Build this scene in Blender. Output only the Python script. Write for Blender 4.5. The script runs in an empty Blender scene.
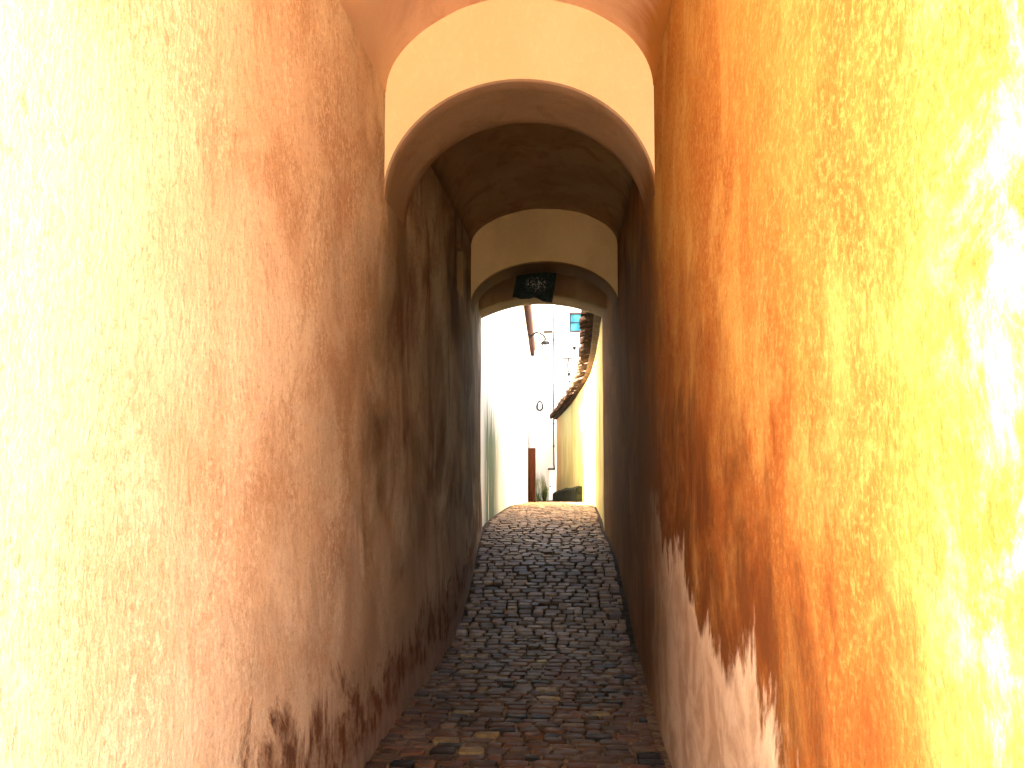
import bpy, bmesh, math, random
from mathutils import Vector, Matrix, noise as mn
random.seed(7)
R = math.radians
S = bpy.context.scene
COL = S.collection

# ------------------------------------------------------------------ camera
CAM = Vector((0, 0, 1.27))
F = 1000.0                       # focal length in pixels of the 1024 frame
cam_d = bpy.data.cameras.new('camera'); cam = bpy.data.objects.new('camera', cam_d); COL.objects.link(cam)
cam_d.sensor_width = 36; cam_d.lens = 36 * F / 1024; cam_d.clip_start = .02; cam_d.clip_end = 3000
cam.location = CAM
cam.rotation_euler = (R(90) + math.atan(77 / F), 0, math.atan(60 / F))
S.camera = cam
RM = cam.rotation_euler.to_matrix()
def at(px, py, Y):               # where the sight line of a photo pixel crosses the distance Y
    d = RM @ Vector(((px - 512) / F, -(py - 384) / F, -1))
    return CAM + d * (Y / d.y)

# ------------------------------------------------------------------ world, light
W = bpy.data.worlds.new('World'); S.world = W; W.use_nodes = True
SUN_EL, SUN_AZ = R(66), R(-100)  # azimuth from +Y towards +X
nt = W.node_tree; bg = nt.nodes['Background']; sk = nt.nodes.new('ShaderNodeTexSky')
sk.sky_type = 'NISHITA'; sk.sun_disc = False; sk.sun_elevation = SUN_EL; sk.sun_rotation = SUN_AZ
sk.air_density = .8; sk.dust_density = 4.0; sk.ozone_density = .2
wb = nt.nodes.new('ShaderNodeMix'); wb.data_type = 'RGBA'; wb.blend_type = 'MULTIPLY'; wb.inputs[0].default_value = 1
wb.inputs[7].default_value = (1.0, .90, .76, 1)          # hazy warm daylight
nt.links.new(sk.outputs[0], wb.inputs[6]); nt.links.new(wb.outputs[2], bg.inputs[0]); bg.inputs[1].default_value = .085
sd = bpy.data.lights.new('sun', 'SUN'); sd.energy = 3.6; sd.angle = R(.5); sd.color = (1, .95, .86)
so = bpy.data.objects.new('sun', sd); COL.objects.link(so)
to_sun = Vector((math.sin(SUN_AZ) * math.cos(SUN_EL), math.cos(SUN_AZ) * math.cos(SUN_EL), math.sin(SUN_EL)))
so.rotation_euler = to_sun.to_track_quat('Z', 'Y').to_euler()
so.location = (-6, -4, 12)
S.view_settings.view_transform = 'Standard'; S.view_settings.look = 'None'; S.view_settings.gamma = 1
S.view_settings.use_curve_mapping = False
S.view_settings.exposure = 6.35
S.render.engine = 'CYCLES'
try:
    S.cycles.max_bounces = 16; S.cycles.diffuse_bounces = 10; S.cycles.glossy_bounces = 4
    S.cycles.use_denoising = True; S.cycles.sample_clamp_indirect = 0
except Exception: pass

# ------------------------------------------------------------------ curves of the lane
def curve(pts):
    xs = [p[0] for p in pts]; ys = [p[1] for p in pts]; n = len(xs)
    d = [(ys[i+1]-ys[i])/(xs[i+1]-xs[i]) for i in range(n-1)]
    m = [d[0]] + [0 if d[i-1]*d[i] <= 0 else 2*d[i-1]*d[i]/(d[i-1]+d[i]) for i in range(1, n-1)] + [d[-1]]
    def f(x):
        if x <= xs[0]: return ys[0]
        if x >= xs[-1]: return ys[-1]
        i = max(k for k in range(n-1) if xs[k] <= x)
        h = xs[i+1]-xs[i]; t = (x-xs[i])/h
        return (ys[i]*(1+2*t)*(1-t)**2 + h*m[i]*t*(1-t)**2 + ys[i+1]*t*t*(3-2*t) + h*m[i+1]*t*t*(t-1))
    return f
XL = curve([(-8,-.915),(4.8,-.915),(7,-.892),(8,-.888),(8.84,-.90),(9.35,-.925),(10.3,-.965),(10.9,-.992)])
XR = curve([(-8,.405),(4.8,.405),(7,.43),(8,.43),(8.84,.412),(9.35,.40),(10.3,.365),(10.9,.335)])
XLO = curve([(10.9,-.992),(12,-1.0),(15,-.98),(20,-.89)])
XRO = curve([(10.9,.335),(12,.345),(15,.36),(18,.34),(22,.13),(25,-.1),(30,-.48)])
GZ = curve([(-9,0),(4.6,0),(6.6,-.01),(7.1,0),(8.4,.19),(9.35,.38),(10.9,.53),(11.7,.57),(15,.58),(18,.50),(25,.25),(30,.01),(34,-.1)])
DOME_END = 10.9

# ------------------------------------------------------------------ node helper
class M:
    def __init__(s, name, rough=.9, spec=.25):
        s.m = bpy.data.materials.new(name); s.m.use_nodes = True
        s.t = s.m.node_tree; s.b = s.t.nodes['Principled BSDF']
        s.b.inputs['Roughness'].default_value = rough
        s.b.inputs['Specular IOR Level'].default_value = spec
        s.co = s.n('ShaderNodeTexCoord').outputs['Object']
        sp = s.n('ShaderNodeSeparateXYZ'); s.t.links.new(s.co, sp.inputs[0])
        s.X, s.Y, s.Z = sp.outputs
    def n(s, k): return s.t.nodes.new(k)
    def set(s, i, v):
        if hasattr(v, 'is_output'): s.t.links.new(v, i)
        else:
            if isinstance(v, tuple) and len(v) == 3 and i.type == 'RGBA': v = v + (1,)
            i.default_value = v
    def noise(s, scale, stretch=(1,1,1), detail=4, rough=.55, dist=0, off=(0,0,0)):
        mp = s.n('ShaderNodeMapping'); s.t.links.new(s.co, mp.inputs[0])
        mp.inputs['Scale'].default_value = stretch; mp.inputs['Location'].default_value = off
        k = s.n('ShaderNodeTexNoise'); s.t.links.new(mp.outputs[0], k.inputs['Vector'])
        k.inputs['Scale'].default_value = scale; k.inputs['Detail'].default_value = detail
        k.inputs['Roughness'].default_value = rough; k.inputs['Distortion'].default_value = dist
        return k.outputs['Fac']
    def math(s, op, a, b=0.0, c=None):
        k = s.n('ShaderNodeMath'); k.operation = op
        s.set(k.inputs[0], a); s.set(k.inputs[1], b)
        if c is not None: s.set(k.inputs[2], c)
        return k.outputs[0]
    def step(s, v, lo, hi):                      # smooth 0..1
        k = s.n('ShaderNodeMapRange'); k.interpolation_type = 'SMOOTHSTEP'
        s.set(k.inputs[0], v); s.set(k.inputs[1], lo); s.set(k.inputs[2], hi)
        return k.outputs[0]
    def mix(s, f, a, b):
        k = s.n('ShaderNodeMix'); k.data_type = 'RGBA'
        s.set(k.inputs[0], f); s.set(k.inputs[6], a); s.set(k.inputs[7], b)
        return k.outputs[2]
    def mul(s, *a):
        r = a[0]
        for v in a[1:]: r = s.math('MULTIPLY', r, v)
        return r
    def bump(s, h, strength=.5, dist=.01, prev=None):
        k = s.n('ShaderNodeBump'); k.inputs['Strength'].default_value = strength; k.inputs['Distance'].default_value = dist
        s.set(k.inputs['Height'], h)
        if prev is not None: s.t.links.new(prev, k.inputs['Normal'])
        s.t.links.new(k.outputs[0], s.b.inputs['Normal']); return k.outputs[0]
    def col(s, c): s.set(s.b.inputs['Base Color'], c); return s.m

def plaster_bump(m, k=1.0):
    b = m.bump(m.noise(9, (1,1,.6), 5, .6), .35*k, .02)
    b = m.bump(m.noise(55, (1,1,.7), 4, .65), .55*k, .006, b)
    m.bump(m.noise(190, (1,1,1), 2, .6), .5*k, .002, b)

def mat_left():
    m = M('pink_plaster', .95, .02)
    big = m.step(m.noise(1.6, (1,.7,.8), 6, .62, .3), .38, .62)
    c = m.mix(big, (.70,.52,.325), (.82,.69,.48))
    streak = m.step(m.noise(3.6, (1,.6,.6), 7, .70, .6), .46, .62)
    c = m.mix(m.mul(streak, .70, m.step(m.Y, 1.7, 3.0)), c, (.50,.30,.165))
    patch = m.step(m.noise(2.2, (1,1,.7), 5, .62, .4, (3,1,7)), .40, .60)
    fleck = m.step(m.noise(48, (1,.7,.8), 6, .78, .5), .49, .58)
    c = m.mix(m.mul(fleck, m.math('MULTIPLY_ADD', patch, .62, .2)), c, (.88,.78,.56))
    dk = m.step(m.noise(40, (1,.7,.85), 6, .78, .4, (9,0,0)), .53, .63)
    c = m.mix(m.mul(dk, .48), c, (.46,.27,.145))
    gr = m.noise(170, (1,1,.8), 3, .7)
    c = m.mix(m.mul(m.step(gr, .52, .66), .35), c, (.86,.74,.56))
    c = m.mix(m.mul(m.step(gr, .46, .34), .35), c, (.42,.24,.14))
    # grime runs inside the passage, plus painted falloff of light with depth
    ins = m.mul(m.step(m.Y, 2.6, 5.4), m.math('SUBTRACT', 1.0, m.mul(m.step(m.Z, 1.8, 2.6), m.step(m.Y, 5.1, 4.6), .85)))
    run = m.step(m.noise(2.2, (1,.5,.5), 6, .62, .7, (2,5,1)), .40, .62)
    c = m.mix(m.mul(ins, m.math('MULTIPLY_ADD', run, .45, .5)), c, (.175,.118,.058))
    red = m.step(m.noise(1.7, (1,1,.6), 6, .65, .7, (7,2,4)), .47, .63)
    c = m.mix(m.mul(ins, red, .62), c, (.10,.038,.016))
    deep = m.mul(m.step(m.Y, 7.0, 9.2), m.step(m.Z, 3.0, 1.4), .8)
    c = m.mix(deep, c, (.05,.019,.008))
    # damp foot of the wall
    nz = m.noise(2.6, (1,1,.6), 7, .66, .5, (0,4,0))
    g = m.math('SUBTRACT', m.math('MULTIPLY_ADD', nz, 1.9, -.05), m.Z)
    c = m.mix(m.mul(m.step(g, -.05, .25), m.step(m.Y, 1.5, 4.2), .6), c, (.38,.275,.18))
    nz2 = m.noise(2.2, (1,1,.8), 7, .72, .7, (1,0,5))
    g2 = m.math('SUBTRACT', m.math('MULTIPLY_ADD', nz2, 1.6, -.40), m.math('SUBTRACT', m.Z, m.mul(m.step(m.Y, 6.5, 10.5), .5)))
    c = m.mix(m.mul(m.step(g2, -.02, .14), m.math('MULTIPLY_ADD', m.step(m.noise(9, (1,1,.8), 6, .7), .4, .6), .5, .42)), c, (.105,.036,.014))
    foot = m.step(m.math('SUBTRACT', m.math('MULTIPLY_ADD', nz, .35, -.07), m.math('SUBTRACT', m.Z, m.mul(m.step(m.Y, 6.5, 10.5), .5))), -.03, .06)
    c = m.mix(m.mul(foot, .6), c, (.30,.215,.155))
    plaster_bump(m, 1.25)
    return m.col(c)

def mat_right():
    m = M('ochre_plaster', .95, .02)
    yel = m.step(m.noise(2.6, (1,.45,.55), 6, .64, .5), .40, .62)
    c = m.mix(yel, (.33,.122,.026), (.40,.195,.044))
    st = m.step(m.noise(5, (1,.5,.5), 7, .68, .6, (4,0,2)), .47, .63)
    c = m.mix(m.mul(st, .6), c, (.50,.31,.088))
    fl = m.step(m.noise(75, (1,.6,.8), 6, .80, .4), .46, .64)
    c = m.mix(m.mul(fl, .42), c, (.60,.41,.13))
    fd = m.step(m.noise(58, (1,.6,.8), 6, .80, .4, (0,8,0)), .49, .66)
    c = m.mix(m.mul(fd, .45), c, (.28,.105,.024))
    # brown rising damp in an uneven band above the bare foot
    tooth = m.math('SUBTRACT', m.noise(5.5, (1,.62,.34), 7, .70, .6, (5,0,0)), .5)
    wob = m.math('SUBTRACT', m.noise(2.0, (1,.5,.6), 6, .64, .5, (2,2,2)), .5)
    up = m.math('SUBTRACT', m.math('MULTIPLY_ADD', m.Y, .27, .84), m.Z)
    damp = m.step(m.math('ADD', up, m.math('MULTIPLY_ADD', wob, 1.5, m.mul(tooth, 1.0))), -.12, .22)
    dn = m.step(m.noise(3.2, (1,.5,.6), 7, .72, .8, (3,7,0)), .38, .60)
    c = m.mix(m.mul(damp, m.step(m.Y, .95, 1.55), m.math('MULTIPLY_ADD', dn, .52, .34)), c, (.22,.066,.014))
    lo = m.math('SUBTRACT', m.math('MULTIPLY_ADD', m.Y, .115, .46), m.Z)      # height below the edge of the bare foot
    near = m.step(m.math('ADD', lo, m.math('MULTIPLY_ADD', wob, 1.4, m.mul(tooth, 1.3))), -.62, -.15)
    d2 = m.step(m.noise(4.2, (1,.5,.5), 7, .72, .8, (1,3,6)), .36, .56)
    c = m.mix(m.mul(near, m.step(m.Y, 1.05, 1.75), m.math('MULTIPLY_ADD', d2, .66, .14)), c, (.105,.034,.010))
    # bare greyish pink foot
    foot = m.step(m.math('ADD', lo, m.math('MULTIPLY_ADD', tooth, .85, m.mul(wob, .75))), -.02, .11)
    pc = m.mix(m.step(m.noise(5, (1,.6,.7), 7, .72, .5), .4, .6), (.42,.285,.175), (.62,.465,.31))
    rim = m.step(m.math('ADD', lo, m.math('MULTIPLY_ADD', tooth, .85, m.mul(wob, .75))), .22, .04)
    pc = m.mix(m.mul(rim, .6), pc, (.74,.60,.42))
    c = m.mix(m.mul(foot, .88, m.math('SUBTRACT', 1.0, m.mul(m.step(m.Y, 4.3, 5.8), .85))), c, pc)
    # pale blotches near the mouth, blown-out glare painted into the colour
    bl = m.step(m.noise(5.5, (1,.75,.8), 7, .74, .4, (8,3,4)), .48, .70)
    c = m.mix(m.mul(bl, .6, m.step(m.Y, 1.3, .92)), c, (.84,.76,.56))
    # runs inside the passage, over a painted darkening for the fading daylight
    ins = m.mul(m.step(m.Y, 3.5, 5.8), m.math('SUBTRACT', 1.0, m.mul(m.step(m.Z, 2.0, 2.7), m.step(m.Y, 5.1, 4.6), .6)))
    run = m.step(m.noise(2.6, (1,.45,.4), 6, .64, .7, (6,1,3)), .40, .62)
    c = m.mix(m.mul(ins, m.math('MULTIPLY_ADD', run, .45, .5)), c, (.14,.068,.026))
    plaster_bump(m, 1.15)
    return m.col(c)

def mat_plain(name, a, b, stain=None, k=.6, rough=.9, lap=None):
    m = M(name, rough, .02)
    c = m.mix(m.step(m.noise(2.4, (1,1,.7), 6, .62), .36, .64), a, b)
    f = m.step(m.noise(40, (1,1,.7), 4, .7), .52, .66)
    c = m.mix(m.mul(f, .16), c, tuple(min(1, v*1.3) for v in b))
    if stain:
        c = m.mix(m.mul(m.step(m.noise(4.5, (1,.6,.7), 6, .66, .8, (3,1,2)), .50, .68), .65), c, stain)
    if lap:                                  # the wall paint laps up over the springing
        z0, h, cl, cr = lap
        w = m.mix(m.step(m.X, -.3, -.2), cl, cr)
        n = m.math('MULTIPLY_ADD', m.noise(4, (1,1,.5), 6, .66, .5), h*.9, z0-h*.35)
        c = m.mix(m.step(m.math('SUBTRACT', m.Z, n), h*.55, -.06), c, w)
    plaster_bump(m, k)
    return m.col(c)

def mat_stones():
    m = M('worn_cobble', .5, .018)
    a = m.n('ShaderNodeAttribute'); a.attribute_name = 'stone'
    n1 = m.noise(28, (1,1,1), 5, .65)
    c = m.mix(m.step(n1, .35, .68), a.outputs['Color'], m.mix(.5, a.outputs['Color'], (.03,.02,.014)))
    dust = m.step(m.noise(2.1, (1,1,1), 5, .6, .4), .5, .72)
    c = m.mix(m.mul(dust, .35), c, (.15,.10,.062))
    rn = m.noise(14, (1,1,1), 4, .6, 0, (4,4,0))
    m.set(m.b.inputs['Roughness'], m.math('MULTIPLY_ADD', rn, .7, .25))
    b = m.bump(m.noise(45, (1,1,1), 5, .6), .5, .006)
    m.bump(m.noise(170, (1,1,1), 3, .6), .4, .002, b)
    return m.col(c)

def mat_joint():
    m = M('sandy_joint', .95, .03)
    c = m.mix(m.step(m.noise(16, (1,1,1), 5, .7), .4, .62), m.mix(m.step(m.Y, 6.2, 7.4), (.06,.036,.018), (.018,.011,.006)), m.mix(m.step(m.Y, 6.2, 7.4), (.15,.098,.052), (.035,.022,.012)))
    m.bump(m.noise(90, (1,1,1), 4, .7), .7, .006)
    return m.col(c)

def mat_simple(name, c1, c2, scale=20, rough=.85, metal=0, spec=.04, bump=.2, stretch=(1,1,1)):
    m = M(name, rough, spec); m.b.inputs['Metallic'].default_value = metal
    c = m.mix(m.step(m.noise(scale, stretch, 5, .65), .38, .64), c1, c2)
    m.bump(m.noise(scale*3, stretch, 3, .6), bump, .004)
    return m.col(c)

def mat_outer_left():
    m = M('white_lime_wall', .95, .02)
    c = m.mix(m.step(m.noise(1.6, (1,1,.5), 5, .6), .4, .62), (.72,.68,.58), (.82,.79,.72))
    g = m.mul(m.step(m.Y, 14.6, 12.6), m.step(m.Y, 11.1, 11.8), m.step(m.math('ADD', m.Z, m.mul(m.noise(5, (1,1,.2), 5, .65), 1.6)), 3.1, 2.3))
    g = m.mul(g, m.step(m.noise(6, (1,1,.15), 5, .6, .4, (1,1,1)), .25, .45))
    c = m.mix(m.mul(g, .9), c, (.035,.08,.045))
    plaster_bump(m, .7); return m.col(c)

def mat_outer_right():
    m = M('yellow_lime_wall', .95, .02)
    c = m.mix(m.step(m.noise(1.4, (1,1,.5), 5, .6), .4, .62), (.44,.345,.12), (.54,.45,.20))
    s = m.step(m.noise(5, (1,1,.12), 5, .6, .3, (2,0,0)), .48, .62)
    zone = m.mul(m.step(m.Y, 16.5, 15), m.step(m.Y, 11.8, 12.6), m.step(m.Z, .9, 1.3), m.step(m.Z, 2.5, 1.9))
    c = m.mix(m.mul(s, zone, .85), c, (.16,.065,.018))
    r = m.mul(m.step(m.Y, 26.5, 29.5), .75)
    c = m.mix(r, c, (.55,.26,.12))
    foot = m.step(m.math('SUBTRACT', m.math('MULTIPLY_ADD', m.noise(3, (1,1,.4), 5, .6), .7, .55), m.Z), -.05, .2)
    c = m.mix(m.mul(foot, .45), c, (.34,.28,.13))
    plaster_bump(m, .8); return m.col(c)

def mat_stain_house():
    m = M('pale_house_plaster', .95, .02)
    c = m.mix(m.step(m.noise(1.2, (1,1,.6), 5, .6), .4, .62), (.43,.40,.34), (.50,.47,.41))
    s = m.step(m.noise(6, (1,1,.2), 5, .65, .4), .42, .60)
    low = m.step(m.math('ADD', m.Z, m.mul(m.noise(4, (1,1,.3), 5, .6), .8)), 1.45, .9)
    c = m.mix(m.mul(low, m.math('MULTIPLY_ADD', s, .6, .35)), c, (.075,.07,.012))
    plaster_bump(m, .6); return m.col(c)

def mat_sheet():
    m = M('dark_plastic', .75, .1)
    c = m.mix(m.step(m.noise(30, (1,1,1), 4, .6), .4, .6), (.006,.012,.013), (.018,.028,.030))
    dx = m.math('SUBTRACT', m.X, SHEET_C.x); dz = m.math('SUBTRACT', m.Z, SHEET_C.z)
    r = m.math('SQRT', m.math('ADD', m.mul(dx, dx), m.mul(dz, dz, 2.0)))
    k = m.mul(m.step(m.noise(60, (1,1,.7), 3, .7, 1.2), .55, .60), m.step(r, .12, .07))
    c = m.mix(m.mul(k, .8), c, (.5,.5,.48))
    return m.col(c)

# ------------------------------------------------------------------ objects
def tag(o, label=None, cat=None, group=None, kind=None):
    if label: o['label'] = label
    if cat: o['category'] = cat
    if group: o['group'] = group
    if kind: o['kind'] = kind
    return o
def empty(name, loc=(0,0,0)):
    o = bpy.data.objects.new(name, None); o.location = loc; o.empty_display_size = .2; COL.objects.link(o); return o
def mesh(name, bm, mats, parent=None, smooth=True):
    me = bpy.data.meshes.new(name); bm.normal_update(); bm.to_mesh(me); bm.free()
    for x in (mats if isinstance(mats, (list, tuple)) else [mats]): me.materials.append(x)
    if smooth:
        me.polygons.foreach_set('use_smooth', [True]*len(me.polygons))
        try: me.set_sharp_from_angle(angle=R(38))
        except Exception: pass
    o = bpy.data.objects.new(name, me); COL.objects.link(o)
    if parent is not None:
        o.parent = parent
        o.matrix_parent_inverse = Matrix.Translation(parent.location).inverted() if parent.parent is None else Matrix.Identity(4)
    return o
def box(bm, c, s, rz=0, ry=0, rx=0, bev=0):
    v = bmesh.ops.create_cube(bm, size=1)['verts']
    bmesh.ops.scale(bm, vec=s, verts=v)
    if bev:
        es = list({e for x in v for e in x.link_edges})
        r = bmesh.ops.bevel(bm, geom=es, offset=bev, segments=2, affect='EDGES', profile=.6)
        v = list({x for f in r['faces'] for x in f.verts} | {x for x in v if x.is_valid})
    m = Matrix.Translation(c) @ Matrix.Rotation(rz, 4, 'Z') @ Matrix.Rotation(ry, 4, 'Y') @ Matrix.Rotation(rx, 4, 'X')
    bmesh.ops.transform(bm, matrix=m, verts=v)
def tube(bm, pts, rad, n=10, cap=True):
    pts = [Vector(p) for p in pts]; rings = []
    for i, p in enumerate(pts):
        a = pts[max(0, i-1)]; b = pts[min(len(pts)-1, i+1)]; d = (b-a).normalized()
        u = d.cross(Vector((0,1,0)) if abs(d.y) < .9 else Vector((1,0,0))).normalized(); w = d.cross(u)
        r = rad[i] if isinstance(rad, (list, tuple)) else rad
        rings.append([bm.verts.new(p + u*math.cos(2*math.pi*k/n)*r + w*math.sin(2*math.pi*k/n)*r) for k in range(n)])
    for a, b in zip(rings, rings[1:]):
        for k in range(n): bm.faces.new((a[k], a[(k+1)%n], b[(k+1)%n], b[k]))
    if cap:
        bm.faces.new(rings[0][::-1]); bm.faces.new(rings[-1])
def lathe(bm, c, prof, n=20):
    rings = [[bm.verts.new((c[0]+r*math.cos(2*math.pi*k/n), c[1]+r*math.sin(2*math.pi*k/n), c[2]+z)) for k in range(n)] for r, z in prof]
    for a, b in zip(rings, rings[1:]):
        for k in range(n): bm.faces.new((a[k], a[(k+1)%n], b[(k+1)%n], b[k]))
    bm.faces.new(rings[0][::-1]); bm.faces.new(rings[-1])

ML, MR = mat_left(), mat_right()
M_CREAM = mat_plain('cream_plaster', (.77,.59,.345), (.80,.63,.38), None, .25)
M_DIM = mat_plain('shaded_beige_plaster', (.43,.31,.165), (.49,.355,.195), None, .25)  # darker copy of the cream plaster, passage shade put into its colour
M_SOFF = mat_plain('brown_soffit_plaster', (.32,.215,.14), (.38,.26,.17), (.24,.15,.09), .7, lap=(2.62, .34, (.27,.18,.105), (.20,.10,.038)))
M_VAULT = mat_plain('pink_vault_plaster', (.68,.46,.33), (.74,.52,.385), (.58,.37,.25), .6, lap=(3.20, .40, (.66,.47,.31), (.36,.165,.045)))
M_VAULT2 = mat_plain('brown_vault_plaster', (.30,.21,.108), (.37,.275,.15), (.21,.13,.066), .6, lap=(3.18, .26, (.16,.11,.055), (.135,.08,.032)))  # inner vaults, darker and browner than the front one
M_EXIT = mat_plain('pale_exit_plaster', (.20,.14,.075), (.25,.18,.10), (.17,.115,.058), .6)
M_STONE, M_JOINT = mat_stones(), mat_joint()
M_OL, M_OR, M_PH = mat_outer_left(), mat_outer_right(), mat_stain_house()
M_TILE = mat_simple('clay_tile', (.03,.016,.009), (.07,.04,.022), 9, .8)
M_MOSS = mat_simple('mossy_plinth', (.012,.014,.006), (.035,.033,.014), 7, .95)
M_IRON = mat_simple('black_iron', (.008,.008,.008), (.016,.014,.013), 30, .8)
M_RED = mat_simple('red_brown_wood', (.010,.003,.002), (.024,.007,.004), 12, .9, stretch=(1,1,.1))
M_DKRED = mat_simple('dark_red_gutter', (.014,.003,.003), (.026,.007,.006), 14)
M_DOOR = mat_simple('white_door_paint', (.72,.72,.72), (.82,.82,.82), 12, .5, stretch=(1,1,.1))
M_PIPE = mat_simple('dull_zinc', (.03,.018,.014), (.05,.034,.026), 10)
M_LEAF = mat_simple('weed_leaf', (.03,.05,.008), (.08,.10,.02), 15, .7)
M_GROUND = mat_simple('earth', (.10,.085,.06), (.17,.14,.10), .6, .95)
M_REFLECT = mat_simple('pale_reflector', (.30,.26,.20), (.42,.37,.30), 3, .9)  # for the added floor that bounces sunlight into the lane
M_WHITE = mat_simple('white_house_plaster', (.43,.40,.345), (.50,.47,.41), 2, .9)

# ---- ground far around
bm = bmesh.new()
g = bmesh.ops.create_grid(bm, x_segments=8, y_segments=8, size=900)
bmesh.ops.translate(bm, vec=(0,0,-.6), verts=bm.verts)
tag(mesh('ground', bm, M_GROUND, smooth=False), 'bare earth ground under the town around the lane', 'ground', kind='structure')

# ---- cobbled path
def xl_all(y): return XL(y) if y < DOME_END else (XLO(y) if y < 20 else -1.25)
def xr_all(y): return XR(y) if y < DOME_END else XRO(y)
bm = bmesh.new(); cl = bm.loops.layers.float_color.new('stone')
ys = [-8 + .1*i for i in range(int(39/.1)+1)]
prev = None
for y in ys:
    a, b = xl_all(y)-.12, xr_all(y)+.12
    row = [bm.verts.new((a+(b-a)*k/12, y, GZ(y)-.010+.008*mn.noise(Vector((k*.9, y*3, 0))))) for k in range(13)]
    if prev:
        for k in range(12): bm.faces.new((prev[k], prev[k+1], row[k+1], row[k])).material_index = 1
    prev = row
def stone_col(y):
    r = random.random(); far = y > 6.9 + random.uniform(-.35, .35)      # paler paving on the slope, gleam of the stones painted into colour
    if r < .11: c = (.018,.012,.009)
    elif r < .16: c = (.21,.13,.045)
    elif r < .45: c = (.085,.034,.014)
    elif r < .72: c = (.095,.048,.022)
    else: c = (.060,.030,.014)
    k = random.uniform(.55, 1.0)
    if far: c = tuple(.30*v + .70*w for v, w in zip(c, (.135,.088,.050))); k = random.uniform(.45, 1.45)*(1 + .9*min(1, max(0, (y-10.6)/2.5)))  # paler again outside, bright daylight on the crest put into stone colour
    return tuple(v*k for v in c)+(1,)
def stone(cx, cy, w, l, rz):
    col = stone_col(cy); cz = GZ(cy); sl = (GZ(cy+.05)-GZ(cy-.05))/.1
    far = min(1, max(0, (cy-6.4)/.9)); hgt = random.uniform(.001, .007)*(1-far) + random.uniform(.007, .016)*far; tx, ty = [random.uniform(-.03,.03)*(.5+far) for _ in 'ab']
    n = 12; rings = []
    jit = [random.uniform(.90, 1.06) for _ in range(n)]
    for sc, zz in ((1.0, -.03), (.98, .5), (.90, .92), (.5, 1.0)):
        ring = []
        for k in range(n):
            a = 2*math.pi*k/n + math.pi/n
            ca, sa = math.cos(a), math.sin(a)
            e = .36
            px = math.copysign(abs(ca)**e, ca)*w/2*sc*jit[k]; py = math.copysign(abs(sa)**e, sa)*l/2*sc*jit[(k+5)%n]
            x = px*math.cos(rz)-py*math.sin(rz); y = px*math.sin(rz)+py*math.cos(rz)
            z = cz + sl*y + (hgt*zz if zz > 0 else zz) + (tx*x+ty*y)*(1 if zz > 0 else 0) + .003*mn.noise(Vector((cx+x, cy+y, 0))*30)
            ring.append(bm.verts.new((cx+x, cy+y, z)))
        rings.append(ring)
    fs = []
    for a, b in zip(rings, rings[1:]):
        for k in range(n): fs.append(bm.faces.new((a[k], a[(k+1)%n], b[(k+1)%n], b[k])))
    fs.append(bm.faces.new(rings[-1]))
    for f in fs:
        f.material_index = 0
        for lp in f.loops: lp[cl] = col
y = -3.0
while y < 27:
    d = random.uniform(.072, .112)
    a, b = xl_all(y), xr_all(y)
    if y > 20: a = -1.2
    a += .05 + .02*mn.noise(Vector((y*1.3, 1, 1))); b -= .03 + .02*mn.noise(Vector((y*1.3, 5, 1)))
    x = a + random.uniform(-.03, .03)
    while x < b-.03:
        w = random.uniform(.065, .15)
        if x + w > b: w = b-x
        if w > .04 and random.random() > .012:
            bow = .05*math.sin((x-a)/(b-a)*math.pi)
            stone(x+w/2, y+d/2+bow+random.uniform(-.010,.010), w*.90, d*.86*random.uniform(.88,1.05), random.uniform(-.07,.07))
        x += w
    y += d
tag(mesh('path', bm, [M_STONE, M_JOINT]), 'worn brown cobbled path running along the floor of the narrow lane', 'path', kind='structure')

# ---- pale square put in behind the camera to bounce light into the lane
bm = bmesh.new(); bmesh.ops.create_grid(bm, x_segments=24, y_segments=20, size=1)
bmesh.ops.scale(bm, vec=(9, 5.2, 1), verts=bm.verts); bmesh.ops.translate(bm, vec=(0, -5.2, -.045), verts=bm.verts)
tag(mesh('reflector', bm, M_REFLECT), 'added unseen pale square in front of the mouth of the lane', 'reflector', kind='structure')

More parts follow.
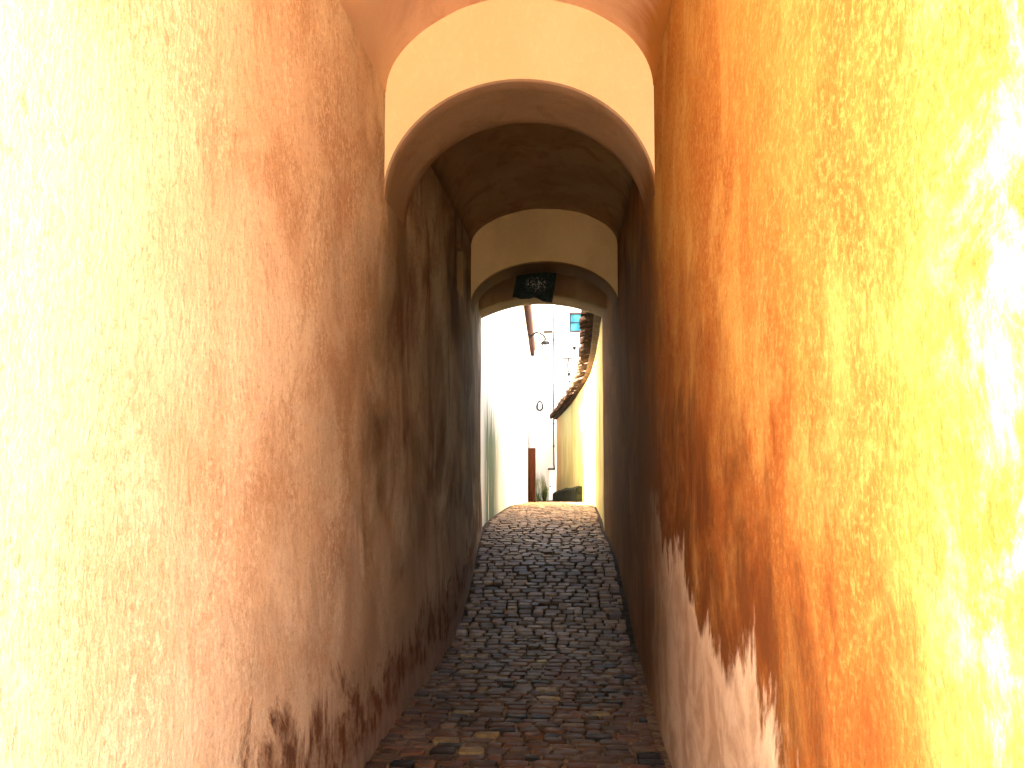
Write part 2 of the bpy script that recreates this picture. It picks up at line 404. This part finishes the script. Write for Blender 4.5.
# ---- side walls
def side_wall(name, fx, side, y0, y1, z1, mat, hole=None, zlow=-.5, amp=.012, seed=0, step=.07, calm=2.35, z1f=None, batter=0):
    """one plastered wall; its visible face lies at fx(y) and wanders away from the lane by up to amp"""
    bm = bmesh.new()
    ysl = [y0 + (y1-y0)*i/max(2, int((y1-y0)/step)) for i in range(max(2, int((y1-y0)/step))+1)]
    zsl = [zlow + (z1-zlow)*i/int((z1-zlow)/.07) for i in range(int((z1-zlow)/.07)+1)]
    if hole:
        for k in (0, 1): ysl[min(range(len(ysl)), key=lambda i: abs(ysl[i]-hole[k]))] = hole[k]
        for k in (2, 3): zsl[min(range(len(zsl)), key=lambda i: abs(zsl[i]-hole[k]))] = hole[k]
    V = {}
    for i, y in enumerate(ysl):
        zt = z1f(y) if z1f else z1
        for j, z in enumerate(zsl):
            if z1f: z = zlow + (z-zlow)*(zt-zlow)/(z1-zlow)
            k = max(0, min(1, (calm-z)/.4)) if 2.2 < y < 11 else 1
            nn = .5+.5*mn.noise(Vector((seed, y*.9, z*.9)))*.9 + .28*mn.noise(Vector((seed+9, y*3.1, z*2.6)))
            V[i, j] = bm.verts.new((fx(y) + side*amp*max(0, nn)*k - side*batter*max(0, 1-max(z, -.2)/1.1), y, z))
    for i in range(len(ysl)-1):
        for j in range(len(zsl)-1):
            if hole and hole[0]-1e-6 <= ysl[i] < hole[1]-1e-6 and hole[2]-1e-6 <= zsl[j] < hole[3]-1e-6: continue
            q = (V[i,j], V[i+1,j], V[i+1,j+1], V[i,j+1])
            bm.faces.new(q if side > 0 else q[::-1])
    back = max(abs(fx(y)) for y in ysl) + .45
    B = [[bm.verts.new((side*back, ysl[i], zz)) for i in (0, -1)] for zz in (zlow, (z1f(ysl[0]) if z1f else z1))]
    if z1f: B[1][1].co.z = z1f(ysl[-1])
    n, m = len(ysl)-1, len(zsl)-1
    bm.faces.new([B[0][0], B[0][1], B[1][1], B[1][0]])
    bm.faces.new([V[i, m] for i in range(n+1)] + [B[1][1], B[1][0]])
    bm.faces.new([V[i, 0] for i in range(n+1)] + [B[0][1], B[0][0]])
    bm.faces.new([V[0, j] for j in range(m+1)] + [B[1][0], B[0][0]])
    bm.faces.new([V[n, j] for j in range(m+1)] + [B[1][1], B[0][1]])
    bmesh.ops.recalc_face_normals(bm, faces=bm.faces[:])
    return mesh(name, bm, mat)
HOLE = (7.66, 8.08, 2.60, 2.99)
H_OPEN = 5.6
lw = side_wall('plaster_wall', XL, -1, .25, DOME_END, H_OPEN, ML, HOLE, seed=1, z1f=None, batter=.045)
tag(lw, 'pinkish cream plaster wall with flaking patches along the left of the passage', 'wall')
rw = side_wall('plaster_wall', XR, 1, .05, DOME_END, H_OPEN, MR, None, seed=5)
tag(rw, 'orange ochre plaster wall with brown damp stains along the right of the passage', 'wall')
# niche in the left wall
bm = bmesh.new()
y0, y1, z0, z1 = HOLE; dep = .24
f = [bm.verts.new((XL(y), y, z)) for y, z in ((y0,z0),(y1,z0),(y1,z1),(y0,z1))]
b = [bm.verts.new((XL(y)-dep, y, z)) for y, z in ((y0,z0),(y1,z0+.06),(y1,z1),(y0,z1))]
for k in range(4): bm.faces.new((f[k], f[(k+1)%4], b[(k+1)%4], b[k]))
bm.faces.new(b)
mesh('niche', bm, M_EXIT, lw, smooth=False)['label'] = 'small pale niche high in the left wall'

# ---- vaults and arches
def prof(kind, n=40):
    if kind == 'round': return [(-math.cos(math.pi*k/n), math.sin(math.pi*k/n)) for k in range(n+1)]
    if kind == 'basket':      # flatter crown, quick haunches
        o = []
        for k in range(n+1):
            t = math.pi*k/n; c, s = math.cos(t), math.sin(t)
            o.append((-c, .92*s + .08*(1-c*c)))
        return o
    return [(-1+2*k/n, 1-(-1+2*k/n)**2) for k in range(n+1)]    # shallow segment
def ring(y, kind, zs, rise, grow=0.0, proud=.003):
    a, b = XL(y)+proud, XR(y)-proud; c, h = (a+b)/2, (b-a)/2
    out = []
    for u, v in prof(kind):
        x, z = c+u*h, zs+v*rise
        if grow:
            d = Vector((u/h, v/max(rise, .01))) if kind != 'seg' else Vector((.2*u, 1))
            d.normalize(); x += d.x*grow; z += d.y*grow
        out.append(Vector((x, y, z)))
    return out
def sheet(bm, rings, flip=False):
    vs = [[bm.verts.new(p) for p in r] for r in rings]
    for a, b in zip(vs, vs[1:]):
        for k in range(len(a)-1):
            q = (a[k], b[k], b[k+1], a[k+1]); bm.faces.new(q[::-1] if flip else q)
    return vs
def vault(name, y0, y1, kind, zs, rise, mat, label, ztop=4.4, zs1=None, rise1=None):
    bm = bmesh.new(); rs = []
    n = max(3, int((y1-y0)/.08))
    for i in range(n+1):
        y = y0+(y1-y0)*i/n; t = i/n
        a = zs+(( zs1 or zs)-zs)*t; r = rise+((rise1 or rise)-rise)*t
        rr = ring(y, kind, a, r)
        for p in rr:
            k = min(1, max(0, (p.z-zs-.05)/.15))
            p.z += .012*k*mn.noise(Vector((p.x*2.2, y*2.0, 3))) + .005*k*mn.noise(Vector((p.x*7, y*6, 1)))
        rs.append(rr)
    vs = sheet(bm, rs)
    tops = [(bm.verts.new((r[0].x, r[0].y, ztop)), bm.verts.new((r[-1].x, r[-1].y, ztop))) for r in rs]
    for i in range(n):
        bm.faces.new((vs[i][0], tops[i][0], tops[i+1][0], vs[i+1][0]))
        bm.faces.new((vs[i][-1], vs[i+1][-1], tops[i+1][1], tops[i][1]))
        bm.faces.new((tops[i][0], tops[i][1], tops[i+1][1], tops[i+1][0]))
    for i in (0, n): bm.faces.new(vs[i] + [tops[i][1], tops[i][0]])
    bmesh.ops.recalc_face_normals(bm, faces=bm.faces[:])
    return tag(mesh(name, bm, mat), label, 'vault')
def arch(y0, y1, kind, zs, rise, sp_mat, so_mat, label, ztop=4.35, e=.014):
    root = tag(empty('arch', ((XL(y0)+XR(y0))/2, y0, zs)), label, 'arch')
    N = 6
    rs = [ring(y0, kind, zs, rise, e), ring(y0+e*.3, kind, zs, rise, e*.3), ring(y0+e, kind, zs, rise, 0)]
    for i in range(1, N): 
        y = y0+e+(y1-y0-2*e)*i/N
        rr = ring(y, kind, zs, rise)
        for p in rr: p.z += .004*mn.noise(Vector((p.x*5, y*5, 2)))
        rs.append(rr)
    rs += [ring(y1-e, kind, zs, rise, 0), ring(y1-e*.3, kind, zs, rise, e*.3), ring(y1, kind, zs, rise, e)]
    bm = bmesh.new(); sheet(bm, rs)
    bmesh.ops.recalc_face_normals(bm, faces=bm.faces[:])
    for f in bm.faces:
        if f.normal.z > 0.2: f.normal_flip()
    mesh('soffit', bm, so_mat, root)
    bm = bmesh.new()
    rows = []
    for y, r in ((y0, rs[0]), (y1, rs[-1])):
        vs = [bm.verts.new(p) for p in r]
        m = [bm.verts.new((p.x, y, p.z+(ztop-p.z)*.5)) for p in r]
        t = [bm.verts.new((p.x, y, ztop)) for p in r]
        for k in range(len(vs)-1):
            for a, b in ((vs, m), (m, t)): bm.faces.new((a[k], a[k+1], b[k+1], b[k]))
        rows.append(t)
    for k in range(len(rows[0])-1): bm.faces.new((rows[0][k], rows[0][k+1], rows[1][k+1], rows[1][k]))
    bmesh.ops.recalc_face_normals(bm, faces=bm.faces[:])
    mesh('spandrel', bm, sp_mat, root, smooth=False)
    return root
VF = .07
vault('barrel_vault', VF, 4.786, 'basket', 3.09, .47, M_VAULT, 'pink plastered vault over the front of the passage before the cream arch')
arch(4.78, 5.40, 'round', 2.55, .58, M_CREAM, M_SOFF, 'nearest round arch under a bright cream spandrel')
vault('barrel_vault', 5.394, 8.846, 'basket', 3.14, .42, M_VAULT2, 'dark brown vault between the nearest and the middle arch', zs1=3.21, rise1=.32)
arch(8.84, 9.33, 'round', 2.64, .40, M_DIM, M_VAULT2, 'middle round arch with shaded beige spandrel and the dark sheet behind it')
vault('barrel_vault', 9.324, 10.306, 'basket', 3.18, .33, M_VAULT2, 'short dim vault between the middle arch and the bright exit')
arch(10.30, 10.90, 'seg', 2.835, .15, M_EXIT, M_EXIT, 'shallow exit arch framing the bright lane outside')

# ---- dark torn sheet hanging behind the middle arch
Y = 9.36
cor = [at(518, 268, Y), at(557.5, 266, Y), at(552, 302.5, Y), at(512, 297, Y)]
SHEET_C = at(536, 284, Y)
M_SHEET = mat_sheet()
bm = bmesh.new(); nx, nz = 18, 14; grid = []
for j in range(nz+1):
    r = []
    for i in range(nx+1):
        u, v = i/nx, j/nz
        p = (cor[0]*(1-u)+cor[1]*u)*(1-v) + (cor[3]*(1-u)+cor[2]*u)*v
        up = .030*math.exp(-((u-.58)/.14)**2)*v**3 + (.012*mn.noise(Vector((u*7, 1, 0))))*v**2
        p = p + Vector((0, .045+.008*math.sin(u*9+v*3)*v + .012*v*mn.noise(Vector((u*3, v*3, 2))) - .02*v, up))
        r.append(bm.verts.new(p))
    grid.append(r)
for j in range(nz):
    for i in range(nx): bm.faces.new((grid[j][i], grid[j+1][i], grid[j+1][i+1], grid[j][i+1]))
sh = mesh('plastic_sheet', bm, M_SHEET)
so_ = sh.modifiers.new('thick', 'SOLIDIFY'); so_.thickness = .004
tag(sh, 'dark torn sheet with pale speckled print hanging under the middle arch', 'sheet')

# ------------------------------------------------------------------ the lane outside
ow = side_wall('lime_wall', XLO, -1, 10.905, 20, 6.6, M_OL, seed=11, step=.12, calm=99, z1f=curve([(10.9,6.6),(15.2,6.6),(16.2,2.62),(20,2.62)]))
tag(ow, 'white limewashed wall with green stain at its foot outside on the left', 'wall')

def gtop(y): return curve([(10.9,2.93),(12,2.92),(18,2.87),(22,2.74),(25,2.60),(30,2.50)])(y)
gw = side_wall('garden_wall', XRO, 1, 10.905, 30, 2.9, M_OR, seed=21, step=.15, calm=99, z1f=gtop)
tag(gw, 'yellow garden wall under a tiled coping curving away on the right outside', 'wall')
bm = bmesh.new()
y = 11.0
while y < 29.9:
    t = Vector((XRO(y+.1)-XRO(y-.1), .2, 0)).normalized(); nrm = Vector((-t.y, t.x, 0))     # towards the lane
    wdt = random.uniform(.17, .22); base = Vector((XRO(y), y, gtop(y)))
    for s in (1, -1):
        L = random.uniform(.17, .26) if s > 0 else .4; n = 8
        A = base + nrm*(.0-.16) + Vector((0,0,.16)); Bp = base + nrm*(L if s > 0 else -.5) + Vector((0,0,.015+random.uniform(-.015,.03)))
        for lay in range(2 if s > 0 else 1):
            a0 = A.lerp(Bp, .0 if lay else .45) + Vector((0,0,.03*(1-lay)*0)); b0 = A.lerp(Bp, .62 if lay else 1.0) + Vector((0,0,.035*lay))
            ra = []
            for p, r in ((a0, wdt*.46), (b0, wdt*.56)):
                ra.append([bm.verts.new(p + t*math.cos(math.pi*k/n)*r + Vector((0,0,1))*math.sin(math.pi*k/n)*r*.75) for k in range(n+1)] +
                          [bm.verts.new(p + t*math.cos(math.pi*k/n)*r*.82 + Vector((0,0,1))*(math.sin(math.pi*k/n)*r*.75*.78)) for k in range(n, -1, -1)])
            m_ = len(ra[0])
            for k in range(m_): bm.faces.new((ra[0][k], ra[0][(k+1)%m_], ra[1][(k+1)%m_], ra[1][k]))
            for rr in ra:
                for k in range(n): bm.faces.new((rr[k], rr[k+1], rr[m_-2-k], rr[m_-1-k]))
    y += wdt*.96
# mortar bed under the tiles
pv = None
for i in range(64):
    y = 10.95 + 19*i/63; t = Vector((XRO(y+.1)-XRO(y-.1), .2, 0)).normalized(); nrm = Vector((-t.y, t.x, 0)); b0 = Vector((XRO(y), y, gtop(y)))
    r = [bm.verts.new(b0 + nrm*a + Vector((0,0,c))) for a, c in ((.08,.004),(.08,.03),(-.16,.15),(-.45,.03),(-.45,.004))]
    if pv:
        for k in range(5): bm.faces.new((pv[k], pv[(k+1)%5], r[(k+1)%5], r[k]))
    pv = r
bmesh.ops.recalc_face_normals(bm, faces=bm.faces[:])
mesh('coping', bm, M_TILE, gw)
bm = bmesh.new(); pv = None
for i in range(40):
    y = 21.0 + 8.8*i/39; t = Vector((XRO(y+.1)-XRO(y-.1), .2, 0)).normalized(); nrm = Vector((-t.y, t.x, 0)); b0 = Vector((XRO(y), y, 0))
    h = GZ(y) + .34 + .04*mn.noise(Vector((y*2, 0, 0)))
    r = [bm.verts.new(b0 + nrm*a + Vector((0,0,c))) for a, c in ((.13,GZ(y)-.1),(.12,h-.05),(.07,h),(-.05,h+.01),(-.05,GZ(y)-.1))]
    if pv:
        for k in range(5): bm.faces.new((pv[k], pv[(k+1)%5], r[(k+1)%5], r[k]))
    else: bm.faces.new(r)
    pv = r
bmesh.ops.recalc_face_normals(bm, faces=bm.faces[:])
mesh('plinth', bm, M_MOSS, gw)

# ---- house with the red eave, left
hl = tag(empty('house', (-2.5, 25, 0)), 'pale house with dark red eave reaching over the lane on the left', 'house')
bm = bmesh.new()
e0, e1 = at(525.5, 298, 21.0), at(532.6, 354, 31.0)
q = [(e0.x-.04, 20.1), (e1.x-.06, 30.9), (-4.25, 30.9), (-4.25, 20.1)]
lo = [bm.verts.new((x, y, -.4)) for x, y in q]; hi = [bm.verts.new((x, y, z)) for (x, y), z in zip(q, (e0.z+.03, e1.z+.03, 6.6, 6.6))]
bm.faces.new(lo[::-1]); bm.faces.new(hi)
for k in range(4): bm.faces.new((lo[k], lo[(k+1)%4], hi[(k+1)%4], hi[k]))
mesh('wall', bm, M_WHITE, hl, smooth=False)
bm = bmesh.new()
tube(bm, [at(526.6, 298, 21.0), at(529.6, 328, 25.5), at(532.6, 354, 31.0)], [.055, .07, .07], 10)
gut = mesh('gutter', bm, M_DKRED, hl)
bm = bmesh.new()
a, b = at(525.5, 298, 21.0), at(532.6, 354, 31.0)
n = 44
q = [a+Vector((.03,0,.06)), b+Vector((.03,0,.06)), b+Vector((-2.0,0,1.2)), a+Vector((-2.0,0,1.2))]
lo = [bm.verts.new(p) for p in q]; hi = [bm.verts.new(p+Vector((0,0,.05))) for p in q]
bm.faces.new(lo[::-1]); bm.faces.new(hi)
for k in range(4): bm.faces.new((lo[k], lo[(k+1)%4], hi[(k+1)%4], hi[k]))
for i in range(n):
    p = a.lerp(b, (i+.5)/n)
    tube(bm, [p+Vector((.07,0,.09)), p+Vector((-2.0,0,1.27))], .085, 8)
mesh('roof', bm, M_TILE, hl)
bm = bmesh.new()
p0 = at(531.5, 450, 20.4)
bx0 = at(528.2, 500, 20.25); bx1 = at(535.5, 500, 20.25)
zb = GZ(20.2)-.05; zt = at(531, 448, 20.25).z
box(bm, ((bx0.x+bx1.x)/2, 20.30, (zb+zt)/2), (bx1.x-bx0.x, .10, zt-zb), bev=.006)
gate = tag(mesh('wooden_post', bm, M_RED), 'reddish brown wooden post at the far corner of the white left wall', 'post')

# ---- end house facing down the lane
YE = 31.0
eh = tag(empty('house', (at(541, 500, YE).x, YE, 0)), 'pale end house with a white door and yellowish stained foot', 'house')
xa, xb = at(515, 400, YE).x, at(555.5, 400, YE).x
dx0, dx1 = at(548.8, 485, YE).x, at(555.2, 485, YE).x
dz0, dz1 = at(550, 500, YE).z, at(550, 470, YE).z
bm = bmesh.new()
box(bm, ((xa+dx0)/2, YE+1.5, 3.4), (dx0-xa, 3.0, 8.0)); box(bm, ((dx0+xb)/2, YE+1.5, (dz1+7.4)/2), (xb-dx0, 3.0, 7.4-dz1))
box(bm, ((dx0+xb)/2, YE+1.75, (dz1-.6)/2), (xb-dx0-.004, 2.5, dz1+.6-.004))
mesh('wall', bm, M_PH, eh, smooth=False)
bm = bmesh.new(); box(bm, ((dx0+dx1)/2, YE+.16, (dz0+dz1)/2), (dx1-dx0-.01, .05, dz1-dz0), bev=.004)
dm = (dx0+dx1)/2
for zc, hh in ((dz0+.24, .28), (dz0+.66, .34)): box(bm, (dm, YE+.13, zc), (.12, .02, hh), bev=.006)
dr = mesh('door', bm, M_DOOR, eh, smooth=False)
bm = bmesh.new(); box(bm, (dm-.05, YE+.10, (dz0+dz1)/2-.05), (.05, .04, .03), bev=.006); mesh('handle', bm, M_IRON, dr)
bm = bmesh.new(); box(bm, (dm-.01, YE-.02, dz1+.03), (dx1-dx0+.03, .14, .05), bev=.008); mesh('lintel', bm, M_IRON, eh)
bm = bmesh.new(); p = at(547.8, 332, YE); box(bm, (p.x, YE-.05, p.z), (.29, .16, .05), bev=.008); mesh('sill', bm, M_IRON, eh)
p2 = at(547.8, 331, YE)
bm = bmesh.new(); box(bm, (p2.x, YE-.005, p2.z+.36), (.24, .02, .62), bev=.004); mesh('shutter', bm, M_DOOR, eh)
bm = bmesh.new(); box(bm, ((xa+xb)/2, YE-.12, GZ(YE)+.0), (xb-xa, .26, .16), bev=.02); mesh('doorstep', bm, M_TILE, eh)
# drainpipe
bm = bmesh.new()
xp = at(553.6, 400, YE-.08).x
tube(bm, [(xp, YE-.07, 6.0), (xp, YE-.07, 2.6), (xp, YE-.07, at(554,464,YE).z), (xp+.02, YE-.14, at(554,468,YE).z)], .022, 10)
for pz in (5.0, 3.6, 2.4, 1.7): tube(bm, [(xp, YE-.07, pz), (xp, YE-.07, pz+.05)], .032, 10); box(bm, (xp, YE-.03, pz+.025), (.02, .08, .02))
tag(mesh('drainpipe', bm, M_PIPE), 'thin grey drainpipe down the corner of the pale end house', 'pipe')

# ---- globe lamp on a curved bracket
M_GLASS = M('milk_glass', .15, .5); M_GLASS = M_GLASS.col((.85,.85,.83))
YL = 24.0
lp = tag(empty('street_lamp', at(533, 335, YL)), 'globe street lamp with dark cap on a curved bracket under the red eave', 'lamp')
bm = bmesh.new()
c = at(545.3, 343, YL)
w0 = at(529.2, 337.5, YL)
tube(bm, [w0, at(532, 335.5, YL), at(536, 332.5, YL), at(540, 333, YL), at(543.5, 335.5, YL), at(545.2, 338.5, YL)], .026, 8)
box(bm, w0+Vector((.0,0,0)), (.03, .10, .18), bev=.005)
mesh('bracket', bm, M_IRON, lp)
bm = bmesh.new(); lathe(bm, c, [(.02,.14),(.035,.11),(.04,.07),(.10,.03),(.115,-.03),(.105,-.03),(.03,-.01)][::-1], 18); mesh('cap', bm, M_IRON, lp)
bm = bmesh.new(); gc = at(545.6, 351.6, YL)
lathe(bm, gc, [(.165*math.sin(math.pi*k/14)+.001, -.165*math.cos(math.pi*k/14)) for k in range(15)], 24); mesh('globe', bm, M_GLASS, lp)
bm = bmesh.new()
tube(bm, [gc+Vector((.172*math.cos(t), 0, .172*math.sin(t))) for t in [R(110+12*k) for k in range(15)]], .016, 6); mesh('hoop', bm, M_IRON, lp)
# small ring shaped lantern lower down
YO = YE-.15
ln = tag(empty('wall_lantern', at(540, 406, YO)), 'small oval iron ring lantern on the pale end wall below the globe lamp', 'lantern')
bm = bmesh.new(); oc = at(539.8, 406, YO)
tube(bm, [oc+Vector((.085*math.cos(t)*(1-.25*math.sin(t)), 0, .135*math.sin(t))) for t in [2*math.pi*k/24 for k in range(25)]], .026, 8, False)
mesh('hoop', bm, M_IRON, ln)
bm = bmesh.new(); tube(bm, [oc+Vector((0,0,.13)), oc+Vector((0,0,.19)), oc+Vector((0,.15,.22))], .012, 8); mesh('bracket', bm, M_IRON, ln)
bm = bmesh.new(); lathe(bm, oc, [(.001,-.11),(.03,-.09),(.055,-.02),(.05,.06),(.02,.11),(.001,.12)], 14); mesh('globe', bm, M_GLASS, ln)
# iron rod below the roof
bm = bmesh.new(); a = at(546.8, 298, YE-.12); b = at(546.8, 313, YE-.12)
tube(bm, [a, b], .02, 8); box(bm, b, (.06,.05,.04), bev=.01); box(bm, a+Vector((0,.06,-.12)), (.03,.14,.03))
tag(mesh('hanging_rod', bm, M_IRON), 'short dark iron rod hanging on the end house above the globe lamp', 'rod')

# ---- house behind the garden wall with the blue window
YB = 34.0
bh = tag(empty('house', (at(590, 400, YB).x, YB, 0)), 'white house behind the garden wall with a blue glazed window', 'house')
wx0, wx1 = at(569.5, 322, YB).x, at(582, 322, YB).x; wz0, wz1 = at(575, 332, YB).z, at(575, 313, YB).z
xl_, xr_ = at(553, 400, YB).x, at(640, 400, YB).x
bm = bmesh.new()
for x0_, x1_, z0_, z1_ in ((xl_, wx0, -.6, 9), (wx1, xr_, -.6, 9), (wx0, wx1, -.6, wz0), (wx0, wx1, wz1, 9)):
    box(bm, ((x0_+x1_)/2, YB+1.5, (z0_+z1_)/2), (x1_-x0_, 3, z1_-z0_))
mesh('wall', bm, M_WHITE, bh, smooth=False)
win = None
bm = bmesh.new(); wc = ((wx0+wx1)/2, (wz0+wz1)/2)
for sx in (-1, 1): box(bm, (wc[0]+sx*((wx1-wx0)/2-.018), YB-.0, wc[1]), (.04, .10, wz1-wz0+.04), bev=.004)
for sz in (-1, 1): box(bm, (wc[0], YB-.002, wc[1]+sz*((wz1-wz0)/2-.018)), (wx1-wx0-.09, .09, .04), bev=.004)
box(bm, (wc[0], YB+.0, wc[1]), (wx1-wx0-.09, .05, .022), bev=.003)
win = mesh('window', bm, M_RED, bh)
mg = M('blue_pane', .6, .05); mgc = mg.mix(mg.step(mg.noise(3, (1,1,1), 3, .5), .4, .6), (.02,.11,.16), (.05,.19,.25))
bm = bmesh.new(); box(bm, (wc[0], YB+.05, wc[1]), (wx1-wx0-.06, .012, wz1-wz0-.06)); mesh('pane', bm, mg.col(mgc), win, smooth=False)
# lantern on that house
l2 = tag(empty('wall_lantern', at(568.5, 374, YB-.2)), 'small dark lantern hanging from a thin arm on the house behind the coping', 'lantern')
bm = bmesh.new(); yy = YB-.22
tube(bm, [at(563.5, 358.5, yy), at(580, 358, yy)], .018, 8); tube(bm, [at(568.6, 358.3, yy), at(567.8, 364, yy), at(568.2, 372, yy)], .022, 8)
tube(bm, [at(580, 358, yy), at(580, 358, YB+.02)], .014, 8)
mesh('bracket', bm, M_IRON, l2)
bm = bmesh.new(); lathe(bm, at(569, 374.5, yy), [(.001,-.06),(.03,-.05),(.055,.03),(.02,.06),(.008,.10)], 12); mesh('cap', bm, M_IRON, l2)
bm = bmesh.new(); lathe(bm, at(569.3, 382, yy), [(.001,-.035),(.028,-.02),(.028,.02),(.012,.05),(.004,.20)], 10); mesh('finial', bm, M_IRON, l2)
bm = bmesh.new(); c = at(574.5, 348, YB-.04)
lathe(bm, c, [(.001,-.07),(.025,-.055),(.06,.0),(.055,.03),(.02,.05),(.001,.05)], 14); box(bm, c+Vector((0,.03,.02)), (.03,.06,.03))
tag(mesh('wall_bell', bm, M_IRON), 'small dark bell shaped fitting below the blue window', 'fitting')

# ---- weeds at the foot of the end house
def weed(x, yb, h, n, label):
    bm = bmesh.new(); z0 = GZ(yb)-.02
    for i in range(n):
        a = random.uniform(0, 2*math.pi); L = h*random.uniform(.55, 1); lean = random.uniform(.05, .45)
        d = Vector((math.cos(a), math.sin(a)*.6, 0)); p = Vector((x+random.uniform(-.05,.05), yb+random.uniform(-.04,.04), z0))
        pts = [p + d*(lean*L*t*t) + Vector((0,0,L*t)) for t in (0,.35,.7,1)]
        sd_ = d.cross(Vector((0,0,1)))
        ws = (.008,.018,.014,.001); pr = None
        for q_, w in zip(pts, ws):
            r = (bm.verts.new(q_-sd_*w), bm.verts.new(q_+d*.004), bm.verts.new(q_+sd_*w))
            if pr: bm.faces.new((pr[0],pr[1],r[1],r[0])); bm.faces.new((pr[1],pr[2],r[2],r[1]))
            pr = r
    return tag(mesh('weed', bm, M_LEAF), label, 'plant')
weed(at(544.5, 495, 30.6).x, 30.6, .62, 46, 'taller green weeds growing against the stained foot beside the white door')
weed(at(538.8, 495, 30.5).x, 30.5, .40, 30, 'shorter green weeds between the red post and the taller weeds')
